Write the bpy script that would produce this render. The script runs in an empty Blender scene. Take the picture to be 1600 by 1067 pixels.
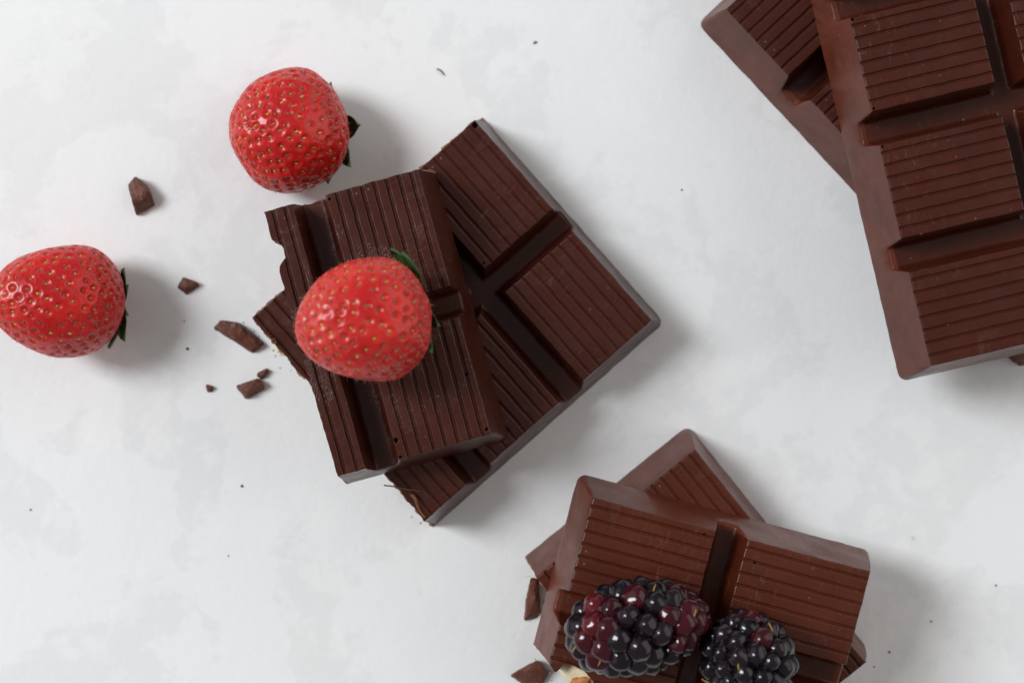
import bpy, bmesh, math, random
import numpy as np
from mathutils import Vector, Matrix, noise

# ------------------------------------------------------------------ camera, light, exposure
sc = bpy.context.scene
PX = 0.000125            # metres on the table per photograph pixel (frame is 20 cm wide)
D = 0.300                # camera height above the table
col = sc.collection

cam_d = bpy.data.cameras.new('camera')
cam_d.sensor_width = 36.0
cam_d.lens = 36.0 * D / (1600 * PX)
cam_d.clip_start = 0.01
cam_d.clip_end = 50.0
cam_d.dof.use_dof = True
cam_d.dof.focus_distance = D - 0.022
cam_d.dof.aperture_fstop = 11.5
cam_d.dof.aperture_blades = 7
cam = bpy.data.objects.new('camera', cam_d)
cam.location = (0, 0, D)
col.objects.link(cam)
sc.camera = cam

world = bpy.data.worlds.new('World')
sc.world = world
world.use_nodes = True
bg = world.node_tree.nodes['Background']
bg.inputs['Color'].default_value = (1.0, 0.965, 0.93, 1)
bg.inputs['Strength'].default_value = 0.225

# one soft window-like lamp from the left, slightly behind
AZ, EL, DIST = math.radians(180 - 20), math.radians(47), 2.2
ld = bpy.data.lights.new('window_light', 'AREA')
ld.shape = 'RECTANGLE'
ld.size = 0.60
ld.size_y = 0.82
ld.energy = 33.5
ld.color = (0.95, 0.98, 1.0)
lamp = bpy.data.objects.new('window_light', ld)
lamp.location = (DIST * math.cos(EL) * math.cos(AZ), DIST * math.cos(EL) * math.sin(AZ), DIST * math.sin(EL))
lamp.rotation_euler = (-Vector(lamp.location)).to_track_quat('-Z', 'Y').to_euler()
col.objects.link(lamp)

# broad, weak, soft fill lamps added out of view at left and right
for nm, az, el, dd, en, cc in (('left_fill_light', 160, 32, 1.8, 6.0, (1.0, 0.985, 0.965)), ('right_fill_light', 20, 32, 1.8, 12.5, (1.0, 0.965, 0.93))):
    fd = bpy.data.lights.new(nm, 'AREA')
    fd.shape = 'RECTANGLE'
    fd.size, fd.size_y = 2.6, 1.5
    fd.energy = en
    fd.color = cc
    fill = bpy.data.objects.new(nm, fd)
    az, el = math.radians(az), math.radians(el)
    fill.location = (dd * math.cos(el) * math.cos(az), dd * math.cos(el) * math.sin(az), dd * math.sin(el))
    fill.rotation_euler = (-Vector(fill.location)).to_track_quat('-Z', 'Y').to_euler()
    col.objects.link(fill)

sc.view_settings.view_transform = 'Standard'
sc.view_settings.look = 'None'
sc.view_settings.exposure = 0.15
sc.view_settings.gamma = 1.0
sc.view_settings.use_curve_mapping = False
sc.cycles.max_bounces = 8
sc.cycles.use_denoising = True

random.seed(7)
rng = np.random.default_rng(7)

# ------------------------------------------------------------------ helpers
def at(px, py, z=0.0):
    """where the table-parallel plane at height z (m) is met by the photograph's pixel"""
    k = PX * (D - z) / D
    return Vector(((px - 800) * k, (533.5 - py) * k, z))

def tag(o, label=None, cat=None, group=None, kind=None):
    if label: o['label'] = label
    if cat: o['category'] = cat
    if group: o['group'] = group
    if kind: o['kind'] = kind
    return o

def empty(name, loc=(0, 0, 0), rz=0.0):
    o = bpy.data.objects.new(name, None)
    o.empty_display_size = 0.005
    o.location = loc
    o.rotation_euler = (0, 0, rz)
    col.objects.link(o)
    return o

def obj(name, me, m=None, parent=None):
    o = bpy.data.objects.new(name, me)
    col.objects.link(o)
    if m is not None and not me.materials:
        me.materials.append(m)
    if parent is not None:
        o.parent = parent
    return o

def mesh_from(name, verts, faces, smooth=True, normals=None):
    me = bpy.data.meshes.new(name)
    me.from_pydata([tuple(v) for v in verts], [], [tuple(f) for f in faces])
    me.update()
    if smooth:
        me.polygons.foreach_set('use_smooth', [True] * len(me.polygons))
        if normals is not None:
            me.normals_split_custom_set_from_vertices([tuple(n) for n in normals])
    return me

def n3(x, y, z):
    return noise.noise(Vector((x, y, z)))

# ------------------------------------------------------------------ materials
class NT:
    def __init__(self, name):
        self.m = bpy.data.materials.new(name)
        self.m.use_nodes = True
        self.nt = self.m.node_tree
        self.p = self.nt.nodes['Principled BSDF']
        self.tc = self.nt.nodes.new('ShaderNodeTexCoord')
    def n(self, t, **kw):
        nd = self.nt.nodes.new(t)
        for k, v in kw.items():
            setattr(nd, k, v)
        return nd
    def l(self, a, b):
        self.nt.links.new(a, b)
    def noise(self, scale, detail=4, rough=0.55, dist=0.0, vec=None):
        nd = self.n('ShaderNodeTexNoise')
        nd.inputs['Scale'].default_value = scale
        nd.inputs['Detail'].default_value = detail
        nd.inputs['Roughness'].default_value = rough
        nd.inputs['Distortion'].default_value = dist
        self.l(vec if vec is not None else self.tc.outputs['Object'], nd.inputs['Vector'])
        return nd.outputs['Fac']
    def ramp(self, fac, a, b, ca=(0, 0, 0, 1), cb=(1, 1, 1, 1)):
        r = self.n('ShaderNodeValToRGB')
        r.color_ramp.elements[0].position = a
        r.color_ramp.elements[1].position = b
        r.color_ramp.elements[0].color = ca
        r.color_ramp.elements[1].color = cb
        self.l(fac, r.inputs['Fac'])
        return r.outputs['Color']
    def mix(self, fac, a, b):
        x = self.n('ShaderNodeMix', data_type='RGBA')
        if isinstance(fac, float): x.inputs[0].default_value = fac
        else: self.l(fac, x.inputs[0])
        for s, v in ((6, a), (7, b)):
            if isinstance(v, tuple): x.inputs[s].default_value = v + ((1,) if len(v) == 3 else ())
            else: self.l(v, x.inputs[s])
        return x.outputs[2]
    def math(self, op, a, b=0.0):
        x = self.n('ShaderNodeMath', operation=op)
        for i, v in enumerate((a, b)):
            if isinstance(v, (int, float)): x.inputs[i].default_value = v
            else: self.l(v, x.inputs[i])
        return x.outputs[0]
    def bump(self, h, dist, strength=1.0, prev=None):
        b = self.n('ShaderNodeBump')
        b.inputs['Distance'].default_value = dist
        b.inputs['Strength'].default_value = strength
        self.l(h, b.inputs['Height'])
        if prev is not None: self.l(prev, b.inputs['Normal'])
        return b.outputs['Normal']
    def set(self, **kw):
        for k, v in kw.items():
            s = self.p.inputs[k.replace('_', ' ')]
            if isinstance(v, (int, float)): s.default_value = v
            elif isinstance(v, tuple): s.default_value = v + ((1,) if len(v) == 3 and s.type == 'RGBA' else ())
            else: self.l(v, s)
        return self

def chocolate(name, c1, c2, dust, frost=None, rough=(0.22, 0.38), lit_tint=None):
    t = NT(name)
    big = t.noise(90, 3, 0.6, 0.6)
    base = t.mix(t.ramp(big, 0.35, 0.68), c1, c2)
    # scuffs: a thin powdery bloom in streaky patches
    st = t.n('ShaderNodeMapping'); st.inputs['Scale'].default_value = (1.0, 3.2, 1.0)
    st.inputs['Rotation'].default_value = (0, 0, 0.6)
    t.l(t.tc.outputs['Object'], st.inputs['Vector'])
    sc1 = t.noise(330, 6, 0.7, 1.2, st.outputs[0])
    patch = t.noise(70, 2, 0.5)
    scuff = t.math('MULTIPLY', t.ramp(sc1, 0.56, 0.74), t.ramp(patch, 0.42, 0.62))
    base = t.mix(t.math('MULTIPLY', scuff, 0.8), base, dust)
    if lit_tint is not None:       # moulded flanks lightened and reddened: side light put into their colour
        lit_mask = t.ramp(t.noise(130, 6, 0.65, 0.4), 0.30, 0.62)
        base = t.mix(t.math('ADD', t.math('MULTIPLY', lit_mask, 0.45), 0.22), base, lit_tint)
    # scattered pale specks of dust
    vo = t.n('ShaderNodeTexVoronoi'); vo.inputs['Scale'].default_value = 420
    t.l(t.tc.outputs['Object'], vo.inputs['Vector'])
    sp = t.ramp(vo.outputs['Distance'], 0.05, 0.10, (1, 1, 1, 1), (0, 0, 0, 1))
    few = t.ramp(t.noise(160, 2, 0.5), 0.52, 0.62)
    base = t.mix(t.math('MULTIPLY', t.math('MULTIPLY', sp, few), 0.7), base, (0.22, 0.12, 0.08))
    rg = t.n('ShaderNodeMapRange')
    rg.inputs['From Min'].default_value = 0.3; rg.inputs['From Max'].default_value = 0.7
    rg.inputs['To Min'].default_value = rough[0]; rg.inputs['To Max'].default_value = rough[1]
    t.l(t.noise(210, 4, 0.6), rg.inputs['Value'])
    rr = t.math('ADD', rg.outputs[0], t.math('MULTIPLY', scuff, 0.18))
    nb = t.bump(t.noise(200, 3, 0.5), 0.00016, 0.35)
    nb = t.bump(t.noise(2600, 3, 0.6), 0.00003, 0.5, nb)
    if frost is not None:
        # tiny condensation beads round the berry that lies on the piece
        u, v, r = frost
        sub = t.n('ShaderNodeVectorMath', operation='DISTANCE')
        sub.inputs[1].default_value = (u, v, 0.014)
        t.l(t.tc.outputs['Object'], sub.inputs[0])
        f = t.n('ShaderNodeMapRange'); f.inputs['From Min'].default_value = r * 1.15
        f.inputs['From Max'].default_value = r * 0.7
        t.l(sub.outputs['Value'], f.inputs['Value'])
        wob = t.ramp(t.noise(150, 3, 0.6), 0.46, 0.60)
        fm = t.math('MULTIPLY', f.outputs[0], wob)
        vb = t.n('ShaderNodeTexVoronoi'); vb.inputs['Scale'].default_value = 3600
        t.l(t.tc.outputs['Object'], vb.inputs['Vector'])
        bead = t.ramp(vb.outputs['Distance'], 0.15, 0.5, (1, 1, 1, 1), (0, 0, 0, 1))
        nb = t.bump(t.math('MULTIPLY', bead, fm), 0.00016, 0.45, nb)
        rr = t.math('SUBTRACT', rr, t.math('MULTIPLY', fm, 0.16))
        base = t.mix(t.math('MULTIPLY', fm, 0.22), base, (0.10, 0.048, 0.036))
    t.set(Base_Color=base, Roughness=rr, Normal=nb, Specular_IOR_Level=0.36 if lit_tint is None else 0.22)
    return t.m

DUST = (0.115, 0.062, 0.048)
M = {}
M['mid'] = chocolate('chocolate_dark', (0.045, 0.0080, 0.0040), (0.057, 0.0110, 0.0056), DUST)
M['right'] = chocolate('chocolate_smooth', (0.049, 0.0092, 0.0044), (0.060, 0.0118, 0.0058), DUST)
M['low'] = chocolate('chocolate_reddish', (0.064, 0.0120, 0.0044), (0.083, 0.0160, 0.0060), (0.14, 0.07, 0.045), rough=(0.24, 0.42))

LIT_FLANK = (0.15, 0.040, 0.022)  # light on the sides, painted into the flanks of right and low bars
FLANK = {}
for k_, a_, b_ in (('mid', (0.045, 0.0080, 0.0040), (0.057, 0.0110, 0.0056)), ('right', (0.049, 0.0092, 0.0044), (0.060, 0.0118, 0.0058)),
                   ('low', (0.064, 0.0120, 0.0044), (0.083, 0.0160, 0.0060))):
    FLANK[M[k_].name] = chocolate('chocolate_flank_' + k_, a_, b_, DUST, rough=(0.28, 0.44), lit_tint=LIT_FLANK if k_ != 'mid' else None)
t = NT('chocolate_broken')
c = t.mix(t.ramp(t.noise(700, 5, 0.65), 0.35, 0.65), (0.13, 0.052, 0.030), (0.33, 0.170, 0.110))
t.set(Base_Color=c, Roughness=0.75, Normal=t.bump(t.noise(1500, 5, 0.65), 0.0005, 0.9), Specular_IOR_Level=0.3)
M['broken'] = t.m

t = NT('chocolate_shaving')
t.set(Base_Color=t.mix(t.noise(900, 3), (0.10, 0.034, 0.016), (0.24, 0.085, 0.035)), Roughness=0.6)
M['shaving'] = t.m

t = NT('almond_flesh')
t.set(Base_Color=t.mix(t.ramp(t.noise(500, 4), 0.35, 0.65), (0.66, 0.56, 0.36), (0.76, 0.69, 0.52)), Roughness=0.55,
      Normal=t.bump(t.noise(900, 4), 0.0002, 0.6))
M['almond'] = t.m
t = NT('almond_skin')
t.set(Base_Color=t.mix(t.ramp(t.noise(1100, 4), 0.35, 0.65), (0.36, 0.12, 0.030), (0.56, 0.23, 0.075)), Roughness=0.6,
      Normal=t.bump(t.noise(1300, 4), 0.0003, 0.8))
M['skin'] = t.m

t = NT('painted_plaster')
pa = t.noise(34, 9, 0.62, 0.25)
pb = t.noise(70, 8, 0.66, 0.2)
pc = t.noise(8, 3, 0.5)
pd = t.noise(300, 5, 0.65)
m1 = t.mix(t.ramp(pa, 0.50, 0.535), (0.800, 0.812, 0.826), (0.752, 0.765, 0.778))
m2 = t.mix(t.math('MULTIPLY', t.ramp(pb, 0.54, 0.60), 0.55), m1, (0.828, 0.836, 0.846))
m2 = t.mix(t.math('MULTIPLY', t.ramp(pd, 0.60, 0.70), 0.25), m2, (0.70, 0.71, 0.72))
m3 = t.mix(t.math('MULTIPLY', t.ramp(pc, 0.54, 0.72), 0.35), m2, (0.775, 0.768, 0.752))
vo = t.n('ShaderNodeTexVoronoi'); vo.inputs['Scale'].default_value = 55
t.l(t.tc.outputs['Object'], vo.inputs['Vector'])
pit = t.math('MULTIPLY', t.ramp(vo.outputs['Distance'], 0.012, 0.030, (1, 1, 1, 1), (0, 0, 0, 1)), t.ramp(t.noise(31, 2), 0.56, 0.62))
m4 = t.mix(t.math('MULTIPLY', pit, 0.45), m3, (0.42, 0.41, 0.41))
nb = t.bump(t.noise(26, 7, 0.62, 0.3), 0.0016, 0.20)
nb = t.bump(t.noise(520, 5, 0.65), 0.00016, 0.5, nb)
t.set(Base_Color=m4, Roughness=t.math('ADD', t.math('MULTIPLY', pb, 0.25), 0.42), Normal=nb, Specular_IOR_Level=0.35)
M['table'] = t.m

def strawberry_mat(name, c1, c2, pale):
    t = NT(name)
    a = t.mix(t.ramp(t.noise(120, 3, 0.5), 0.35, 0.70), c1, c2)
    a = t.mix(t.math('MULTIPLY', t.ramp(t.noise(85, 3, 0.5), 0.48, 0.70), 0.55), a, pale)
    nb = t.bump(t.noise(1500, 3, 0.6), 0.00006, 0.5)
    t.set(Base_Color=a, Roughness=t.math('ADD', t.math('MULTIPLY', t.noise(260, 3), 0.24), 0.20), Normal=nb,
          Subsurface_Weight=0.18, Subsurface_Radius=(1.0, 0.22, 0.14), Subsurface_Scale=0.0016,
          Specular_IOR_Level=0.5, Sheen_Weight=0.02, Sheen_Roughness=0.4, Sheen_Tint=(1.0, 0.80, 0.82))
    return t.m
M['berry_deep'] = strawberry_mat('strawberry_skin_deep', (0.42, 0.0032, 0.0050), (0.58, 0.011, 0.007), (0.64, 0.036, 0.026))
M['berry'] = strawberry_mat('strawberry_skin', (0.46, 0.0055, 0.0075), (0.64, 0.022, 0.012), (0.70, 0.085, 0.065))
t = NT('strawberry_seed')
t.set(Base_Color=t.mix(t.ramp(t.noise(420, 2), 0.42, 0.58), (0.50, 0.29, 0.035), (0.16, 0.060, 0.014)), Roughness=0.4)
M['seed'] = t.m
t = NT('berry_hair')
t.set(Base_Color=(0.62, 0.36, 0.30), Roughness=0.5)
M['hair'] = t.m
t = NT('sepal_green')
t.set(Base_Color=t.mix(t.noise(400, 3), (0.022, 0.070, 0.014), (0.045, 0.120, 0.026)), Roughness=0.38,
      Normal=t.bump(t.noise(600, 3), 0.0003, 0.5))
M['leaf'] = t.m

def drupe_mat(name, ca, cb, sub):
    t = NT(name)
    oi = t.n('ShaderNodeObjectInfo')
    t.set(Base_Color=t.mix(oi.outputs['Random'], ca, cb), Roughness=0.085, Specular_IOR_Level=0.40,
          )
    return t.m
M['drupe'] = [drupe_mat('drupelet_black', (0.0045, 0.0035, 0.006), (0.012, 0.006, 0.011), 0),
              drupe_mat('drupelet_maroon', (0.022, 0.002, 0.005), (0.048, 0.0035, 0.008), 0),
              drupe_mat('drupelet_red', (0.075, 0.005, 0.009), (0.12, 0.009, 0.015), 0)]
t = NT('dry_style')
t.set(Base_Color=(0.42, 0.22, 0.05), Roughness=0.5)
M['style'] = t.m

# ------------------------------------------------------------------ table
def make_table():
    bm = bmesh.new()
    bmesh.ops.create_cube(bm, size=1.0)
    bmesh.ops.scale(bm, vec=(0.9, 0.7, 0.02), verts=bm.verts)
    bmesh.ops.translate(bm, vec=(0, 0, -0.01), verts=bm.verts)
    bmesh.ops.bevel(bm, geom=list(bm.edges), offset=0.002, segments=2, affect='EDGES')
    me = bpy.data.meshes.new('table_surface'); bm.to_mesh(me); bm.free()
    return tag(obj('table_surface', me, M['table']), 'white mottled plaster board under everything', kind='structure')
make_table()

# ------------------------------------------------------------------ chocolate bars (local lengths in photograph pixels)
HH, DEP, SL = 112.0, 56.0, 21.0
WU, GU, WV, GV = 136.0, 49.0, 172.0, 45.0
PU, PV = WU + GU, WV + GV
TOP = HH * PX
FR = (.085, .217, .352, .485, .619, .754, .89)

def fillet(pts):
    out = [pts[0][:2]]
    for k in range(1, len(pts) - 1):
        p0, p, p1 = np.array(pts[k-1][:2]), np.array(pts[k][:2]), np.array(pts[k+1][:2])
        r = pts[k][2]
        if r <= 0:
            out.append(tuple(p)); continue
        d0, d1 = p0 - p, p1 - p
        l0, l1 = np.linalg.norm(d0), np.linalg.norm(d1)
        a = p + d0 / l0 * min(r, .45 * l0); b = p + d1 / l1 * min(r, .45 * l1)
        ns = 5
        for s in range(ns + 1):
            q = s / ns
            out.append(tuple((1-q)**2 * a + 2*q*(1-q) * p + q*q * b))
    out.append(pts[-1][:2])
    return out

def profile(n, P, W, lined, lw=2.0, ldp=2.6):
    pts = [(0, 0, 0), (1.0, 6, 2)]
    for i in range(n):
        s = SL + i * P
        pts.append((s, HH, 2.6))
        if lined:
            for f in FR:
                c = s + f * W
                pts += [(c - lw, HH, 1.5), (c - lw * .35, HH - ldp, .3), (c + lw * .35, HH - ldp, .3), (c + lw, HH, 1.5)]
        pts.append((s + W, HH, 2.6))
        if i < n - 1:
            pts += [(s + W + 8, HH - DEP, 7), (s + P - 8, HH - DEP, 7)]
    e = SL * 2 + (n - 1) * P + W
    pts += [(e - 1.0, 6, 2), (e, 0, 0)]
    return np.array(fillet(pts))

def refine(a, step, extra=()):
    a = sorted(set(round(float(x), 4) for x in list(a) + list(extra)))
    out = [a[0]]
    for x in a[1:]:
        n = max(1, int(math.ceil((x - out[-1]) / step)))
        b = out[-1]
        for k in range(1, n + 1):
            out.append(b + (x - b) * k / n)
    return np.array(out)

def chocolate_bar(label, mat, z0, ref_local, ref_px, vdir_img, nu, nv, breaks=None, holes=(), seed=1, group=None, step=6.0, wall=4.0, stretch=1.0, lines=(2.3, 2.9), flare=0.0, R=13.0):
    """breaks: {'u1': f(v), 'u0': .., 'v0': f(u), 'v1': ..} where the piece was snapped; holes: (u, v, radius, depth)"""
    breaks = breaks or {}
    fu, fv = profile(nu, PU, WU, True, *lines), profile(nv, PV, WV, False)
    eu, ev = [], []
    for (hu, hv, r, d) in holes:
        for q in (-1.3, -1, -.8, -.5, 0, .5, .8, 1, 1.3):
            eu.append(hu + q * r); ev.append(hv + q * r)
    us = refine(fu[:, 0], step, eu)
    vs = refine(fv[:, 0], 2.2 if ('u0' in breaks or 'u1' in breaks) else step, ev)
    U, V = np.meshgrid(us, vs, indexing='ij')
    U = U.copy(); V = V.copy()
    if 'u1' in breaks: U = np.minimum(U, np.array([breaks['u1'](v) for v in vs])[None, :])
    if 'u0' in breaks: U = np.maximum(U, np.array([breaks['u0'](v) for v in vs])[None, :])
    if 'v1' in breaks: V = np.minimum(V, np.array([breaks['v1'](u) for u in us])[:, None])
    if 'v0' in breaks: V = np.maximum(V, np.array([breaks['v0'](u) for u in us])[:, None])
    hu_ = np.interp(U, fu[:, 0], fu[:, 1]); hv_ = np.interp(V, fv[:, 0], fv[:, 1])
    Z = np.minimum(hu_, hv_)
    for (hu, hv, r, d) in holes:
        q = np.hypot(U - hu, V - hv) / r
        Z -= d * np.clip((1.15 - q) / 0.35, 0, 1)
    EU, EV = us[-1], vs[-1]
    # rounded vertical corners
    X, Y = U.copy(), V.copy()
    for (cu, cv, su, sv) in ((0, 0, 1, 1), (EU, 0, -1, 1), (0, EV, 1, -1), (EU, EV, -1, -1)):
        if (su > 0 and 'u0' in breaks) or (su < 0 and 'u1' in breaks) or (sv > 0 and 'v0' in breaks) or (sv < 0 and 'v1' in breaks):
            continue
        a = R - (U - cu) * su; b = R - (V - cv) * sv
        mk = (a > 0) & (b > 0)
        l = np.hypot(a, b); m = np.maximum(a, b); k = np.where(mk, m / np.maximum(l, 1e-6), 1)
        X = np.where(mk, cu + su * (R - a * k), X); Y = np.where(mk, cv + sv * (R - b * k), Y)
    # hand-made wobble
    for i in range(X.shape[0]):
        for j in range(X.shape[1]):
            x, y, z = X[i, j], Y[i, j], Z[i, j]
            X[i, j] += .75 * n3(x / 30, y / 22, seed + z / 60) + .28 * n3(x / 5, y / 7, seed + 9.1)
            Y[i, j] += .75 * n3(x / 22, y / 30, seed + 5.3 + z / 60) + .28 * n3(x / 7, y / 5, seed + 3.1)
            if HH - 12 < z < HH - 4.4:      # chipped ridges
                Z[i, j] -= 4.5 * max(0.0, n3(x / 5, y / 5, seed + 6.6) - .22)
            if z > 1:
                Z[i, j] += .55 * n3(x / 40, y / 40, seed + 2.2) + .12 * n3(x / 6, y / 9, seed + 4.4)
    P = np.stack([X, Y, Z], -1) * PX
    ni, nj = X.shape
    Pf = P.reshape(-1, 3)
    idx = np.arange(ni * nj).reshape(ni, nj)
    a, b, c_, d_ = idx[:-1, :-1].ravel(), idx[1:, :-1].ravel(), idx[1:, 1:].ravel(), idx[:-1, 1:].ravel()
    zf = Pf[:, 2]
    main = (zf[a] + zf[c_]) >= (zf[b] + zf[d_])
    t1 = np.where(main[:, None], np.stack([a, b, c_], 1), np.stack([a, b, d_], 1))
    t2 = np.where(main[:, None], np.stack([a, c_, d_], 1), np.stack([b, c_, d_], 1))
    tri = np.concatenate([t1, t2])
    cr = np.cross(Pf[tri[:, 1]] - Pf[tri[:, 0]], Pf[tri[:, 2]] - Pf[tri[:, 0]])
    ar = np.linalg.norm(cr, axis=1)
    ok = ar > 2e-11
    tri, cr = tri[ok], cr[ok]
    nrm = np.zeros_like(Pf)
    for k in range(3): np.add.at(nrm, tri[:, k], cr)
    nrm /= np.maximum(np.linalg.norm(nrm, axis=1, keepdims=True), 1e-20)
    cen = np.stack([U.ravel()[tri].mean(1), V.ravel()[tri].mean(1)], 1)
    zmin = zf[tri].min(1) / PX
    bi = np.clip(np.floor((cen[:, 0] - SL + GU / 2) / PU), 0, nu - 1).astype(int)
    bj = np.clip(np.floor((cen[:, 1] - SL + GV / 2) / PV), 0, nv - 1).astype(int)
    sq = zmin > HH - DEP + 3.0

    # pose
    vi = np.array(vdir_img, float); vi /= np.linalg.norm(vi)
    rz = math.atan2(-vi[1], vi[0]) - math.pi / 2          # local y runs along the fine lines
    ptop = at(ref_px[0], ref_px[1], z0 + TOP)
    off = Matrix.Rotation(rz, 3, 'Z') @ Vector((ref_local[0] * PX, ref_local[1] * stretch * PX, 0))
    root = empty('chocolate_bar', (ptop.x - off.x, ptop.y - off.y, z0), rz)
    root.scale = (1, stretch, 1)
    tag(root, label, 'chocolate bar', group)

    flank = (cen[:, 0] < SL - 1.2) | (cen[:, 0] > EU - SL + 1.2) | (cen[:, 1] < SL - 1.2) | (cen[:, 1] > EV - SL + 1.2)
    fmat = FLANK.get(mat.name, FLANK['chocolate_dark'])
    def part(name, sel, extra=None):
        t_ = tri[sel]
        if len(t_) < 4: return None
        use, inv = np.unique(t_, return_inverse=True)
        vv = list(Pf[use]); nn = list(nrm[use]); ff = [tuple(f) for f in inv.reshape(-1, 3)]
        if extra:
            base = len(vv)
            vv += extra[0]; nn += [(0, 0, -1)] * len(extra[0]); ff.append(tuple(base + k for k in range(len(extra[0])))[::-1])
        me = mesh_from(name, vv, ff, True, nn)
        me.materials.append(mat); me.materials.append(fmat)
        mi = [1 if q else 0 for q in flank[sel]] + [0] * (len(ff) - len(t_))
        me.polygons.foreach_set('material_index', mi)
        return obj(name, me, None, root)

    loop = [idx[i, 0] for i in range(ni)] + [idx[-1, j] for j in range(1, nj)] + \
           [idx[i, -1] for i in range(ni - 2, -1, -1)] + [idx[0, j] for j in range(nj - 2, 0, -1)]
    under = []
    for k in loop:
        p = np.array([Pf[k][0], Pf[k][1], 0.0])
        if not under or np.linalg.norm(under[-1] - p) > 2e-5: under.append(p)
    part('base', ~sq, (under, None))
    for i in range(nu):
        for j in range(nv):
            part('square', sq & (bi == i) & (bj == j))
    # snapped faces
    for side in breaks:
        row = {'u1': idx[-1, :], 'u0': idx[0, :], 'v1': idx[:, -1], 'v0': idx[:, 0]}[side]
        outd = {'u1': (1, 0), 'u0': (-1, 0), 'v1': (0, 1), 'v0': (0, -1)}[side]
        row = [k for q, k in enumerate(row) if q == 0 or np.linalg.norm(Pf[k] - Pf[row[q-1]]) > 1e-6]
        K = 9
        vv, ff = [], []
        for q, k in enumerate(row):
            p = Pf[k]
            s = (p[0] * abs(outd[1]) + p[1] * abs(outd[0])) / PX
            for r_ in range(K + 1):
                f = r_ / K
                z = p[2] * (1 - f)
                amp = min(1, f * 3.0) * PX
                o_ = wall * (.75 * n3(s / 16, z / PX / 22, seed + 7.7) + .5 * n3(s / 6, z / PX / 7, seed + 1.7) + .28 * n3(s / 2.6, z / PX / 3, seed)) * amp
                o_ += (wall * .5 * math.sin(min(f, 1) * math.pi * .9) + flare * f) * PX
                vv.append((p[0] + outd[0] * o_, p[1] + outd[1] * o_, z))
        for q in range(len(row) - 1):
            for r_ in range(K):
                A_ = q * (K + 1) + r_; B_ = (q + 1) * (K + 1) + r_
                ff.append((A_, A_ + 1, B_ + 1, B_) if side in ('u1', 'v0') else (A_, B_, B_ + 1, A_ + 1))
        obj('broken_face', mesh_from('broken_face', vv, ff, True), M['broken'], root)
    return root

def rough_edge(base, seed, amp=2.2, pts=None):
    def f(s):
        b = base if pts is None else float(np.interp(s + 5, [p[0] for p in pts], [p[1] for p in pts]))
        return b - 5 + amp * (n3(s / 26, seed, 0) + .55 * n3(s / 8, seed, 3) + .35 * n3(s / 3, seed, 8))
    return f

# lower piece of the middle stack
mid_low = chocolate_bar('dark chocolate piece lying on the board under the strawberry-topped piece', M['mid'], 0.0,
    (SL, SL), (741.5, 188), (271, 306), 3, 2,
    {'u1': rough_edge(468, 2.2, 3.0, [(0, 468), (300, 472), (442, 480)]), 'v0': lambda u: SL + .5 + .8 * n3(u / 20, 1, 4)},
    holes=[(SL + 4.5, SL + 6, 3.6, 12), (SL + WU - 5, SL + WV - 7, 1.6, 5)], seed=11, flare=9, stretch=1.022, group='stacked chocolate pieces')
# upper piece of the middle stack
mid_up_mat = chocolate('chocolate_frosted', (0.045, 0.0080, 0.0040), (0.057, 0.0110, 0.0056), DUST, frost=(130 * PX, 215 * PX, 0.0195))
mid_up = chocolate_bar('dark chocolate piece with a bitten edge carrying one strawberry', mid_up_mat, TOP,
    (SL, SL), (652.8, 264), (115.9, 418), 2, 2,
    {'u1': rough_edge(252, 5.1, .9, [(0, 252), (68, 252), (72, 244), (84, 240), (97, 241), (106, 251.5), (112, 253), (190, 255), (440, 251)]),
     'v0': lambda u: SL + .5 + 1.2 * n3(u / 14, 2, 9)},
    holes=[(SL + 5, SL + PV + WV - 8, 2.0, 9), (SL + WU - 3.5, SL + PV + WV - 27, 2.9, 12), (SL + WU - 3, SL + PV + WV - 2.5, 1.9, 6), (SL + WU - 4, SL + 8, 1.8, 6),
           (SL + 12, SL + PV + WV - 90, 1.5, 5)],
    seed=23, flare=4, lines=(3.1, 4.0), group='stacked chocolate pieces')
# right pair
right_low = chocolate_bar('smooth dark chocolate bar with a bare corner, under another bar at upper right', M['right'], 0.0,
    (SL, SL), (1135, 14.5), (.731, -.682), 4, 2, {}, seed=31, group='stacked chocolate pieces')
right_up = chocolate_bar('largest dark chocolate bar, lying on another bar at the right edge', M['right'], TOP,
    (SL + 3 * PU + WU, SL), (1455.5, 572), (.974, -.228), 4, 2, {},
    holes=[(SL + 2 * PU + 3, SL + 3, 1.7, 5), (SL + 1 * PU + WU - 3.5, SL + 3, 1.8, 6), (SL + WU - 4, SL + 44, 1.6, 6), (SL + PU + 3, SL + 3, 2.0, 6)],
    seed=37, stretch=1.04, group='stacked chocolate pieces')
# bottom pair
low_low = chocolate_bar('reddish chocolate piece poking out crosswise under the blackberry piece', M['low'], 0.0,
    (SL, SL), (1086, 702), (.627, .78), 2, 2, {'u1': rough_edge(330, 8.4, 2.0)}, seed=41, R=13, stretch=1.045, flare=3, group='stacked chocolate pieces')
low_up = chocolate_bar('reddish chocolate piece with an exposed almond carrying two blackberries', M['low'], TOP,
    (SL, SL), (927, 778), (444, 118), 2, 2,
    {'u1': rough_edge(268, 3.3, 1.6, [(0, 268), (26, 268), (36, 279), (41, 276), (43, 264), (60, 263), (77, 267), (86, 274), (96, 283), (120, 322), (470, 330)])},
    holes=[(SL + 30, SL + PV + 18, 1.6, 4), (SL + 9, SL + WV - 14, 1.4, 4)], seed=53, R=13, stretch=1.045, group='stacked chocolate pieces')

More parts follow.
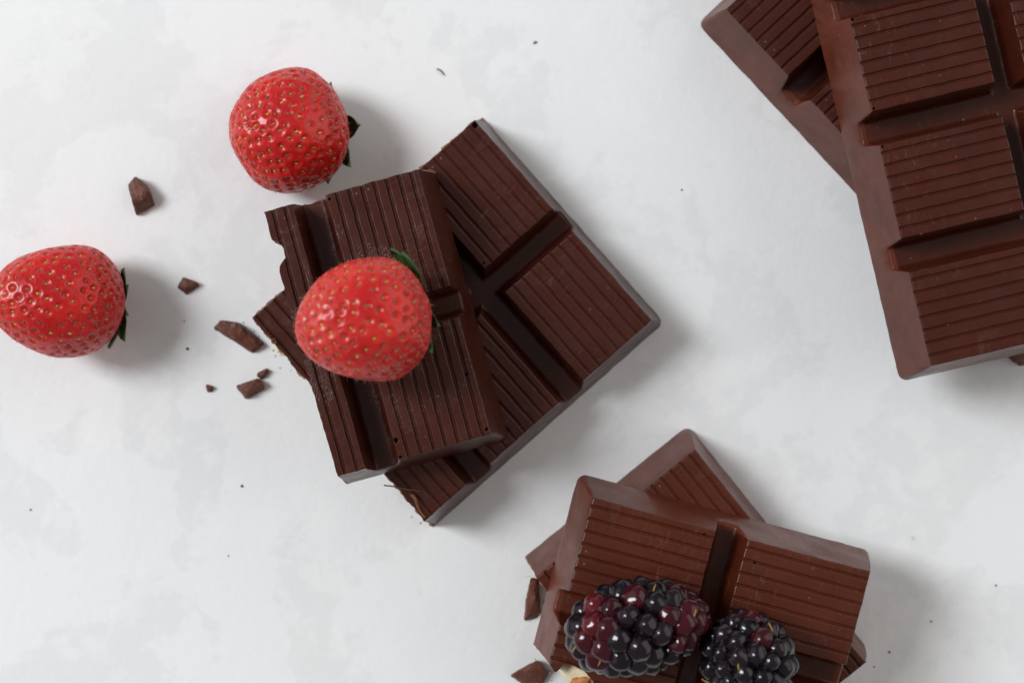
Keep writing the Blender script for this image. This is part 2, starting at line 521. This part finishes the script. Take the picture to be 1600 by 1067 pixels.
# ------------------------------------------------------------------ almonds showing in broken faces
def ellipsoid(bm, c, r, rot=None, seg=20, rings=12, rough_=0.0, seed=0):
    ret = bmesh.ops.create_uvsphere(bm, u_segments=seg, v_segments=rings, radius=1.0)
    for v in ret['verts']:
        p = Vector(v.co)
        k = 1 + rough_ * n3(p.x * 1.7 + seed, p.y * 1.7, p.z * 1.7)
        q = Vector((p.x * r[0] * k, p.y * r[1] * k, p.z * r[2] * k))
        if rot is not None: q = rot @ q
        v.co = q + Vector(c)
    return ret['verts']

def almond_in(root, u, v, z, ru, rv, rz_, skin_side, seed):
    bm = bmesh.new()
    ellipsoid(bm, (u * PX, v * PX, z * PX), (ru * PX, rv * PX, rz_ * PX), None, 24, 14, .10, seed)
    for f in bm.faces: f.smooth = True
    me = bpy.data.meshes.new('almond'); bm.to_mesh(me); bm.free()
    a = obj('almond', me, M['almond'], root)
    tag(a, 'cream almond bedded in the broken edge')
    if skin_side:
        bm = bmesh.new()
        su, sv, sz, qu, qv, qz = skin_side
        ellipsoid(bm, (su * PX, sv * PX, sz * PX), (qu * PX, qv * PX, qz * PX), Matrix.Rotation(.5, 3, 'Z'), 18, 10, .35, seed + 4)
        for f in bm.faces: f.smooth = True
        me = bpy.data.meshes.new('skin'); bm.to_mesh(me); bm.free()
        obj('skin', me, M['skin'], a)
almond_in(low_up, 268, 72, 62, 24, 38, 34, (279, 72, 88, 9, 16, 11), 1)

def almond_bit(root, u, v, z, r, seed):
    bm = bmesh.new()
    ellipsoid(bm, (u * PX, v * PX, z * PX), (r * PX, r * 1.5 * PX, r * .9 * PX), Matrix.Rotation(seed, 3, 'Z'), 10, 7, .7, seed)
    me = bpy.data.meshes.new('almond_piece'); bm.to_mesh(me); bm.free()
    obj('almond_piece', me, M['almond'], root)
for k, (u, v, z, r) in enumerate([(471, 176, 60, 9), (473, 200, 40, 7), (470, 120, 50, 10), (471, 82, 70, 7), (472, 300, 45, 12), (474, 330, 30, 8)]):
    almond_bit(mid_low, u - 4, v, z, r, k * 1.3)

# ------------------------------------------------------------------ strawberries
def strawberry(label, px, py, z_floor, R, tip, neg, tipdir, seed, taper, nseeds=345, flat=(1, 1), sep=(), skin='berry_deep'):
    """R radius (m); tip/neg: half lengths towards the tip and the calyx in units of R; tipdir: where the tip points"""
    rg = np.random.default_rng(seed)
    bm = bmesh.new()
    bmesh.ops.create_icosphere(bm, subdivisions=7, radius=1.0)
    bm.verts.ensure_lookup_table()
    Q = np.array([v.co[:] for v in bm.verts]); Q /= np.linalg.norm(Q, axis=1, keepdims=True)
    i = np.arange(nseeds) + .5
    zz = 1 - 2 * i / nseeds
    th = math.pi * (1 + 5 ** .5) * i
    S = np.stack([np.sqrt(1 - zz * zz) * np.cos(th), np.sqrt(1 - zz * zz) * np.sin(th), zz], 1)
    S += rg.normal(0, .026, S.shape); S /= np.linalg.norm(S, axis=1, keepdims=True)
    def shape(q):
        x, y, z = q[:, 0], q[:, 1], q[:, 2]
        k = 1 - taper * z - .10 * np.maximum(z, 0) ** 2
        lump = np.array([.045 * n3(a * 1.3 + seed, b * 1.3, c * 1.3) + .02 * n3(a * 3 + seed, b * 3, c * 3) for a, b, c in q])
        L = np.where(z > 0, tip, neg)
        dent = np.where(z < 0, .16 * np.exp(-(x * x + y * y) / .12), 0)     # calyx hollow
        return np.stack([x * k * flat[0] * (1 + lump), y * k * flat[1] * (1 + lump), z * L * (1 + lump) + dent], 1) * R
    B = shape(Q); SB = shape(S)
    eps = 1e-3
    # surface normals by the shape's own gradient (finite differences on the sphere)
    def normals(q):
        a = np.cross(q, np.array([.31, .57, .76])); a /= np.linalg.norm(a, axis=1, keepdims=True)
        b = np.cross(q, a)
        f0 = shape(q)
        qa = q + eps * a; qa /= np.linalg.norm(qa, axis=1, keepdims=True)
        qb = q + eps * b; qb /= np.linalg.norm(qb, axis=1, keepdims=True)
        n = np.cross(shape(qa) - f0, shape(qb) - f0)
        n /= np.linalg.norm(n, axis=1, keepdims=True)
        n *= np.sign((n * q).sum(1, keepdims=True))
        return n
    NB, NS = normals(Q), normals(S)
    # dimples round every seed
    depth_k = rg.uniform(.45, 1.25, nseeds)
    dm = np.full(len(Q), 9.0); wk = np.ones(len(Q))
    for s in range(0, len(Q), 4096):
        dot = np.clip(Q[s:s+4096] @ S.T, -1, 1)
        j = dot.argmax(1)
        dm[s:s+4096] = np.linalg.norm(B[s:s+4096] - SB[j], axis=1) / R
        wk[s:s+4096] = depth_k[j]
    disp = -.034 * wk * np.exp(-(dm / .052) ** 2) + .006 * np.exp(-((dm - .095) / .03) ** 2)
    B2 = B + NB * (disp * R)[:, None]
    tz = Vector(tipdir).normalized()
    rot = np.array(tz.to_track_quat('Z', 'Y').to_matrix() @ Matrix.Rotation(seed * 1.1, 3, 'Z'))
    W = B2 @ rot.T
    lift = -W[:, 2].min()
    zc = z_floor + lift
    # put the outline's centre on its pixel
    ext = (W[:, :2].max(0) + W[:, :2].min(0)) / 2
    c0 = at(px, py, zc)
    org = np.array([c0.x - ext[0], c0.y - ext[1], zc])
    base = org.copy(); base[2] = z_floor
    root = empty('strawberry', tuple(base))
    tag(root, label, 'strawberry', 'strawberries')
    dz = org[2] - z_floor
    W += np.array([0, 0, dz])
    for v, p in zip(bm.verts, W): v.co = p
    for f in bm.faces: f.smooth = True
    me = bpy.data.meshes.new('body'); bm.to_mesh(me); bm.free()
    obj('body', me, M[skin], root)
    # seeds
    bm = bmesh.new()
    bmesh.ops.create_uvsphere(bm, u_segments=8, v_segments=6, radius=1.0)
    pv = np.array([v.co[:] for v in bm.verts]); pf = [tuple(v.index for v in f.verts) for f in bm.faces]; bm.free()
    vv, ff = [], []
    ax = np.array([0, 0, 1.0])
    for k in range(nseeds):
        n = NS[k]
        if S[k][2] < -.86: continue
        t_ = ax - n * n.dot(ax); t_ /= max(np.linalg.norm(t_), 1e-6)
        a_ = rg.normal(0, .25); b_ = np.cross(n, t_)
        t_ = t_ * math.cos(a_) + b_ * math.sin(a_); b_ = np.cross(n, t_)
        sz = rg.uniform(.85, 1.15) * R
        o_ = SB[k] - n * R * .028 * depth_k[k]
        fr = 1 + .25 * pv[:, 2]          # teardrop
        pts = o_ + (pv[:, 2:3] * .037 * t_ + (pv[:, 0] * fr)[:, None] * .0215 * b_ + pv[:, 1:2] * .017 * n) * sz
        pts = pts @ rot.T + np.array([0, 0, dz])
        o0 = len(vv); vv += list(pts); ff += [tuple(o0 + q for q in f) for f in pf]
    o = obj('seeds', mesh_from('seeds', vv, ff), M['seed'], root); o['kind'] = 'stuff'
    # fine hairs
    vv, ff = [], []
    nh = 800
    hq = rg.normal(size=(nh, 3)); hq /= np.linalg.norm(hq, axis=1, keepdims=True)
    hq = hq[hq[:, 2] > -.8]
    HB, HN = shape(hq), normals(hq)
    for p, n in zip(HB, HN):
        d = n + rg.normal(0, .35, 3); d /= np.linalg.norm(d)
        s1 = np.cross(d, [.2, .5, .8]); s1 /= np.linalg.norm(s1); s2 = np.cross(d, s1)
        L = rg.uniform(.04, .10) * R; w = .0022 * R
        o0 = len(vv)
        for q in range(3):
            an = q * 2.0944
            vv.append((p - n * R * .01 + (s1 * math.cos(an) + s2 * math.sin(an)) * w) @ rot.T + np.array([0, 0, dz]))
        bend = rg.normal(0, .3, 3) * L
        vv.append((p + d * L + bend * .4) @ rot.T + np.array([0, 0, dz]))
        ff += [(o0, o0 + 1, o0 + 3), (o0 + 1, o0 + 2, o0 + 3), (o0 + 2, o0, o0 + 3)]
    o = obj('hairs', mesh_from('hairs', vv, ff), M['hair'], root); o['kind'] = 'stuff'
    # calyx: sepals round the hollow and a stalk stub; leaves bend flat where they meet the ground
    cal = np.array([0, 0, -neg * R * .93])
    for k, (ang, L, Wd, curl) in enumerate(sep):
        # ang is the direction in the picture plane (degrees, 0 = right, 90 = up) the leaf points to
        d = np.array([math.cos(math.radians(ang)), math.sin(math.radians(ang)), 0.0])
        dl = d @ rot                                   # into berry space
        dl[2] = 0; dl /= max(np.linalg.norm(dl), 1e-6)
        side = np.cross([0, 0, 1.0], dl)
        nL, nW = 12, 5
        vv, ff = [], []
        for layer in (0, 1):
            for a in range(nL + 1):
                s = a / nL
                half = Wd * R * (math.sin(math.pi * min(1, s * .93 + .07)) ** .8) * (1 - .15 * s)
                for b in range(nW):
                    w = (b / (nW - 1) - .5) * 2
                    ph = .12 + L * s
                    qd = dl * math.sin(ph) + np.array([0, 0, -math.cos(ph)])
                    p = shape(qd[None, :])[0] + qd * R * (.03 + curl * s ** 2 + .05 * (1 - w * w) * s - .014 * layer) + side * half * w
                    q = p @ rot.T + np.array([0, 0, dz])
                    mz = (.0003 if layer == 0 else .00005) + .0006 * (1 - w * w)
                    if q[2] < mz: q[2] = mz
                    vv.append(q)
        st = (nL + 1) * nW
        for layer in (0, 1):
            for a in range(nL):
                for b in range(nW - 1):
                    i0 = layer * st + a * nW + b
                    f = (i0, i0 + 1, i0 + nW + 1, i0 + nW)
                    ff.append(f if layer == 0 else f[::-1])
        for a in range(nL):
            for b in (0, nW - 1):
                i0 = a * nW + b
                ff.append((i0, i0 + nW, i0 + nW + st, i0 + st))
        obj('sepal', mesh_from('sepal', vv, ff), M['leaf'], root)
    return root

mm = 0.001
strawberry('round strawberry with a green leaf at its right, beside the broken chocolate', 453, 204, 0.0, 11.6 * mm, 1.0, .86,
           (-.62, -.12, .80), 3, .05, sep=[(5, .76, .22, .13), (-36, .74, .18, .10), (60, .7, .2, .05), (-75, .8, .2, .05), (120, .6, .2, .02), (-120, .7, .2, .02)])
strawberry('egg-shaped strawberry cut by the left edge of the picture', 95, 471, 0.0, 10.5 * mm, 1.40, 1.0,
           (-.84, .03, .54), 5, .07, sep=[(52, .50, .2, .04), (-16, .34, .14, .04), (-46, .56, .30, .16), (-80, .70, .16, .04), (20, .4, .2, .02), (115, .6, .2, .02)])
strawberry('blurred strawberry lying on top of the middle chocolate stack', 571, 499, 2 * TOP, 10.6 * mm, 1.30, .88,
           (-.84, -.18, .52), 8, .06, skin='berry', sep=[(84, .98, .28, .14), (66, .88, .24, .12), (-4, .50, .14, .08), (-38, .62, .10, .05), (120, .7, .2, 0), (-90, .7, .2, 0)])

# ------------------------------------------------------------------ blackberries
def drupe_mesh(m, k):
    bm = bmesh.new()
    bmesh.ops.create_icosphere(bm, subdivisions=4, radius=1.0)
    for v in bm.verts:
        p = v.co
        v.co = p * (1 + .10 * n3(p.x * 1.4 + k * 7, p.y * 1.4, p.z * 1.4))
    for f in bm.faces: f.smooth = True
    me = bpy.data.meshes.new('drupelet'); bm.to_mesh(me); bm.free()
    me.materials.append(m)
    return me
DM = [[drupe_mesh(m, k * 3 + q) for q in range(3)] for k, m in enumerate(M['drupe'])]

def style_mesh():
    vv, ff = [], []
    n = 7
    for a in range(n):
        s = a / (n - 1)
        c = Vector((.0011 * (s - .5) * 2, .0004 * math.sin(s * 2.6), .00035 * math.sin(s * math.pi)))
        for b in range(4):
            an = b * math.pi / 2
            w = .00013 * (1 - .6 * abs(s - .4))
            vv.append(c + Vector((0, math.cos(an) * w, math.sin(an) * w)))
    for a in range(n - 1):
        for b in range(4):
            ff.append((a * 4 + b, a * 4 + (b + 1) % 4, (a + 1) * 4 + (b + 1) % 4, (a + 1) * 4 + b))
    me = mesh_from('style', vv, ff); me.materials.append(M['style'])
    return me
STY = style_mesh()

def blackberry(label, px, py, z_floor, axis, a, b, N, rd, seed, red, taper=0.0):
    rg = np.random.default_rng(seed)
    i = np.arange(N) + .5
    zz = 1 - 2 * i / N
    th = math.pi * (1 + 5 ** .5) * i
    S = np.stack([np.sqrt(1 - zz * zz) * np.cos(th), np.sqrt(1 - zz * zz) * np.sin(th), zz], 1)
    S += rg.normal(0, .035, S.shape); S /= np.linalg.norm(S, axis=1, keepdims=True)
    k = 1 - taper * S[:, 2]
    C = np.stack([S[:, 0] * b * k, S[:, 1] * b * k, S[:, 2] * a], 1)
    NN = np.stack([S[:, 0] / b, S[:, 1] / b, S[:, 2] / a], 1); NN /= np.linalg.norm(NN, axis=1, keepdims=True)
    rr = rd * rg.uniform(.88, 1.13, N)
    C = C - NN * (rr * .95)[:, None]
    rot = np.array(Vector(axis).normalized().to_track_quat('Z', 'Y').to_matrix() @ Matrix.Rotation(seed, 3, 'Z'))
    Wc, Wn = C @ rot.T, NN @ rot.T
    lift = -(Wc[:, 2] - rr).min() - .0005
    c0 = at(px, py, z_floor + lift)
    root = empty('blackberry', (c0.x, c0.y, z_floor))
    tag(root, label, 'blackberry', 'blackberries')
    bm = bmesh.new()
    ellipsoid(bm, (0, 0, lift), (b - rd * 1.3, b - rd * 1.3, a - rd * 1.3), Matrix(rot.tolist()), 24, 16)
    for f in bm.faces: f.smooth = True
    me = bpy.data.meshes.new('core'); bm.to_mesh(me); bm.free()
    obj('core', me, M['drupe'][0], root)
    for q in range(N):
        tone = red(Wc[q] / b, rg.random())
        o = obj('drupelet', DM[tone][int(rg.integers(3))], None, root)
        o.location = (Wc[q][0], Wc[q][1], Wc[q][2] + lift)
        o.rotation_euler = Vector(Wn[q]).to_track_quat('Z', 'Y').to_euler()
        s = rr[q]
        o.scale = (s * rg.uniform(.92, 1.08), s * rg.uniform(.90, 1.10), s * rg.uniform(1.05, 1.2))
    up = [q for q in range(N) if Wn[q][2] > .25]
    for q in rg.permutation(up)[:5]:
        d = min((w for w in up if w != q), key=lambda w: np.linalg.norm(Wc[w] - Wc[q]))
        mid = (Wc[q] + Wc[d]) / 2; nn = (Wn[q] + Wn[d]); nn /= np.linalg.norm(nn)
        p = mid + nn * rd * .84
        o = obj('style', STY, None, root)
        o.location = (p[0], p[1], p[2] + lift)
        o.rotation_euler = (0, 0, rg.uniform(0, 6.28))
    return root

def red1(p, r):
    x, y, z = p
    if -1.1 < x < -.55 and z > .1: return 2 if r < .28 else (1 if r < .85 else 0)
    if x > .6 and y > -.4: return 1 if r < .6 else 0
    return 1 if r < .05 else 0
def red2(p, r):
    x, y, z = p
    if y > .75: return 1 if r < .45 else 0
    return 1 if r < .03 else 0
blackberry('elongated blackberry with dark red drupelets on its left end', 996, 979, 2 * TOP, (1, .20, .05), 12.5 * mm, 8.2 * mm, 74, 2.34 * mm, 4, red1, .06)
blackberry('round glossy black blackberry, cut by the bottom edge of the picture', 1168, 1030, 2 * TOP, (.30, -.35, .9), 8.4 * mm, 8.3 * mm, 64, 2.02 * mm, 9, red2)

# ------------------------------------------------------------------ crumbs, specks, shavings
def crumb(label, pts, mat, seed, name='chocolate_crumb', group='chocolate crumbs', z_add=0.0):
    """pts: (px, py, z in mm) corners of the chip"""
    ws = [at(p[0], p[1], p[2] * mm) for p in pts]
    c = sum(ws, Vector()) / len(ws); c.z = 0
    bm = bmesh.new()
    for w in ws: bm.verts.new(w - c)
    r = bmesh.ops.convex_hull(bm, input=bm.verts)
    bmesh.ops.delete(bm, geom=[g for g in r['geom_interior'] if isinstance(g, bmesh.types.BMVert)], context='VERTS')
    bmesh.ops.dissolve_limit(bm, angle_limit=.12, verts=bm.verts, edges=bm.edges)
    size = max((v.co.xy.length for v in bm.verts))
    bmesh.ops.bevel(bm, geom=list(bm.edges), offset=size * .035, segments=2, affect='EDGES')
    bmesh.ops.triangulate(bm, faces=bm.faces)
    for _ in range(3 if size > 1.2 * mm else 1):
        long = [e for e in bm.edges if e.calc_length() > size * .10]
        if long: bmesh.ops.subdivide_edges(bm, edges=long, cuts=1)
        bmesh.ops.triangulate(bm, faces=bm.faces)
    for v in bm.verts:
        p = v.co / size
        d = Vector((n3(p.x * 2.2 + seed, p.y * 2.2, p.z * 2.2), n3(p.x * 2.2, p.y * 2.2 + seed, p.z * 2.2 + 4), n3(p.x * 2.2 + 3, p.y * 2.2, p.z * 2.2 + seed)))
        d2 = Vector((n3(p.x * 9 + seed, p.y * 9, p.z * 9), n3(p.x * 9, p.y * 9 + seed, p.z * 9), n3(p.x * 9, p.y * 9, p.z * 9 + seed)))
        v.co += (d * .03 + d2 * .035) * size
        v.co.z = max(v.co.z, 0.00002)
    me = bpy.data.meshes.new(name); bm.to_mesh(me); bm.free()
    for p in me.polygons: p.use_smooth = False
    try: me.set_sharp_from_angle(angle=.6); [setattr(p, 'use_smooth', True) for p in me.polygons]
    except Exception: pass
    o = obj(name, me, mat); o.location = c
    return tag(o, label, 'crumb' if 'crumb' in name else 'speck', group)

MC = chocolate('chocolate_crumb', (0.095, 0.026, 0.013), (0.140, 0.044, 0.024), DUST, rough=(0.45, 0.62))
crumb('block-shaped chocolate crumb standing alone left of the round strawberry',
      [(200, 290, 0), (212, 277, 0), (232, 292, 0), (242, 322, 0), (214, 338, 0), (201, 288, 3.2), (212, 275, 3.4), (229, 297, 3.8), (236, 303, 3.0), (207, 317, 3.8), (228, 311, 3.6), (214, 334, 1.2), (241, 319, 1.2)], MC, 1)
crumb('small dark chocolate crumb near the tip of the left strawberry shadow',
      [(277, 450, 0), (292, 461, 0), (313, 446, 0), (286, 433, 0), (278, 447, 1.4), (288, 434, 1.8), (308, 441, 1.6), (291, 450, 2.1), (292, 459, .6)], MC, 2)
crumb('long chocolate splinter lying beside the corner of the middle stack',
      [(334, 514, 0), (396, 553, 0), (415, 536, 0), (372, 503, 0), (345, 500, 0), (335, 511, 2.0), (348, 501, 2.6), (370, 506, 2.8), (366, 527, 2.6), (408, 538, 2.0), (394, 549, 1.2), (378, 521, 2.9)], MC, 3)
crumb('wedge of chocolate with a chipped end below the long splinter',
      [(369, 605, 0), (384, 624, 0), (414, 608, 0), (404, 591, 0), (370, 602, 1.9), (401, 591, 2.4), (412, 600, 2.0), (386, 616, 2.2), (386, 623, .6)], MC, 4)
crumb('tiny flake touching the chipped end of the chocolate wedge',
      [(401, 588, 0), (409, 594, 0), (421, 582, 0), (417, 575, 0), (402, 582, 1.3), (417, 577, 1.5), (409, 588, 1.4)], MC, 5)
crumb('tiny chocolate crumb left of the wedge, below the dark dot',
      [(321, 603, 0), (324, 613, 0), (333, 612, 0), (333, 603, 0), (323, 600, 1.1), (331, 604, 1.2), (326, 611, .9)], MC, 6)
crumb('upright chocolate sliver beside the broken corner of the bottom stack',
      [(818, 969, 0), (838, 966, 0), (845, 955, 0), (838, 930, 0), (842, 905, 0), (830, 901, 0), (822, 935, 1.2), (829, 904, 3.2), (840, 906, 3.0), (835, 935, 3.0), (843, 955, 1.6), (822, 966, 1.6)], MC, 7)
crumb('jagged chocolate crumb at the bottom edge below the sliver',
      [(797, 1055, 0), (815, 1069, 0), (846, 1072, 0), (858, 1050, 0), (840, 1030, 0), (800, 1052, 1.5), (838, 1031, 3.4), (853, 1046, 3.2), (826, 1048, 3.5), (822, 1065, 1.6), (845, 1066, 1.5)], MC, 8)
crumb('chocolate crumb at the right edge next to the large bar',
      [(1580, 559, 0), (1592, 572, 0), (1606, 570, 0), (1606, 552, 0), (1584, 556, 2.5), (1600, 556, 3), (1597, 568, 2)], MC, 9)

def speck(label, px, py, r, seed, m, z=0.0, sx=1.0):
    r *= .7
    bm = bmesh.new()
    bmesh.ops.create_icosphere(bm, subdivisions=2, radius=1.0)
    for v in bm.verts:
        k = 1 + .45 * n3(v.co.x * 1.5 + seed, v.co.y * 1.5, v.co.z * 1.5)
        v.co = Vector((v.co.x * r * k * sx, v.co.y * r * k, (v.co.z + .95) * r * .55 * k))
    me = bpy.data.meshes.new('chocolate_speck'); bm.to_mesh(me); bm.free()
    o = obj('chocolate_speck', me, m); o.location = at(px, py, z); o.rotation_euler = (0, 0, seed)
    return tag(o, label, 'speck', 'tiny specks on the board')
t = NT('grey_speck'); t.set(Base_Color=(0.20, 0.18, 0.17), Roughness=.8); M['grey'] = t.m
speck('dark chocolate dot between the left strawberry shadow and the long splinter', 293, 545, .38 * mm, 1, MC)
speck('tiny dark speck alone on the board below the middle stack', 378, 759, .36 * mm, 2, MC)
speck('oval grey speck near the top edge of the picture', 836, 67, .36 * mm, 3.6, M['grey'], sx=1.6)
speck('faint brown speck near the left edge, lower half', 48, 796, .28 * mm, 4, M['grey'])
speck('brown speck right of the bottom stack', 1390, 1018, .30 * mm, 5, MC)
speck('smaller brown speck just below the one right of the bottom stack', 1366, 1041, .22 * mm, 6, MC)
speck('grey speck in the shadow right of the bottom stack', 1455, 970, .26 * mm, 7, M['grey'])
speck('reddish speck at the right, beyond the shadow of the bottom stack', 1556, 914, .26 * mm, 8, MC)
speck('faint speck on the board above the left strawberry shadow crumb', 288, 502, .22 * mm, 9, M['grey'])
speck('grey speck on the bare board right of the middle stack', 1065, 297, .26 * mm, 10, M['grey'])
speck('pale red speck in the lower left of the board', 357, 868, .22 * mm, 11, M['grey'])

def tube(name, label, pts, r, m, cat, group=None, taper=.5):
    P_ = [Vector(p) for p in pts]
    # smooth the path
    for _ in range(2):
        q = [P_[0]]
        for a, b in zip(P_[:-1], P_[1:]): q += [a * .75 + b * .25, a * .25 + b * .75]
        P_ = q + [P_[-1]]
    c = P_[0].copy()
    vv, ff = [], []
    n = len(P_)
    for k, p in enumerate(P_):
        d = (P_[min(k + 1, n - 1)] - P_[max(k - 1, 0)]).normalized()
        s1 = d.cross(Vector((.1, .2, 1))).normalized(); s2 = d.cross(s1)
        w = r * (1 - taper * k / n)
        for b in range(6):
            an = b * math.pi / 3
            vv.append(p - c + s1 * math.cos(an) * w * 1.6 + s2 * math.sin(an) * w * .7)
    for k in range(n - 1):
        for b in range(6):
            ff.append((k * 6 + b, k * 6 + (b + 1) % 6, (k + 1) * 6 + (b + 1) % 6, (k + 1) * 6 + b))
    ff += [tuple(range(6)), tuple((n - 1) * 6 + b for b in range(6))[::-1]]
    o = obj(name, mesh_from(name, vv, ff), m); o.location = c
    return tag(o, label, cat, group)
zt = TOP + .0002
tube('chocolate_shaving', 'thin curved shaving thread across the lower corner of the middle stack',
     [at(600, 758, zt + .0008), at(618, 760, zt + .001), at(632, 764, zt + .0006), at(657, 767, zt)], .09 * mm, M['shaving'], 'shaving', 'chocolate shavings')
tube('chocolate_shaving', 'orange curled shaving on the snapped edge near the bottom corner of the middle stack',
     [at(643, 772, zt + .0003), at(649, 778, zt + .0012), at(652, 790, zt + .0005), at(658, 801, zt), at(664, 808, zt)], .22 * mm, M['shaving'], 'shaving', 'chocolate shavings')
ring = [at(428 + 3.4 * math.cos(a), 533 + 3.4 * math.sin(a), zt + .0004 + .0002 * math.sin(a)) for a in np.linspace(0, 5.6, 10)]
tube('chocolate_shaving', 'tiny ring-shaped shaving on the left edge of the lower middle piece', ring, .12 * mm, M['shaving'], 'shaving', 'chocolate shavings')
tube('chocolate_fibre', 'short grey fibre lying near the top edge of the board',
     [at(683, 108, .0003), at(688, 110, .0004), at(692, 115, .0003), at(694, 118, .0003)], .13 * mm, M['grey'], 'fibre')

# fine chocolate dust by the snapped edges
vv, ff = [], []
bm = bmesh.new(); bmesh.ops.create_icosphere(bm, subdivisions=1, radius=1.0)
pv = np.array([v.co[:] for v in bm.verts]); pf = [tuple(v.index for v in f.verts) for f in bm.faces]; bm.free()
for (x0, y0, x1, y1, sp, n) in ((388, 505, 500, 620, 5, 16), (600, 750, 668, 830, 4, 9), (828, 890, 858, 940, 6, 10), (838, 1010, 866, 1066, 7, 12)):
    for k in range(n):
        f = rng.random()
        px_, py_ = x0 + (x1 - x0) * f + rng.normal(-sp * .8, sp), y0 + (y1 - y0) * f + rng.normal(sp * .3, sp)
        rr_ = abs(rng.normal(.05, .05)) + .03
        c = at(px_, py_, 0.0)
        o0 = len(vv)
        w = pv * (1 + rng.uniform(-.3, .3, (len(pv), 1))) * rr_ * mm * np.array([1.2, 1, .7])
        w[:, 2] += rr_ * .6 * mm
        vv += list(w + np.array([c.x, c.y, 0])); ff += [tuple(o0 + q for q in f_) for f_ in pf]
tag(obj('chocolate_dust', mesh_from('chocolate_dust', vv, ff, False), MC), 'fine chocolate dust scattered by the snapped edges', 'dust', kind='stuff')
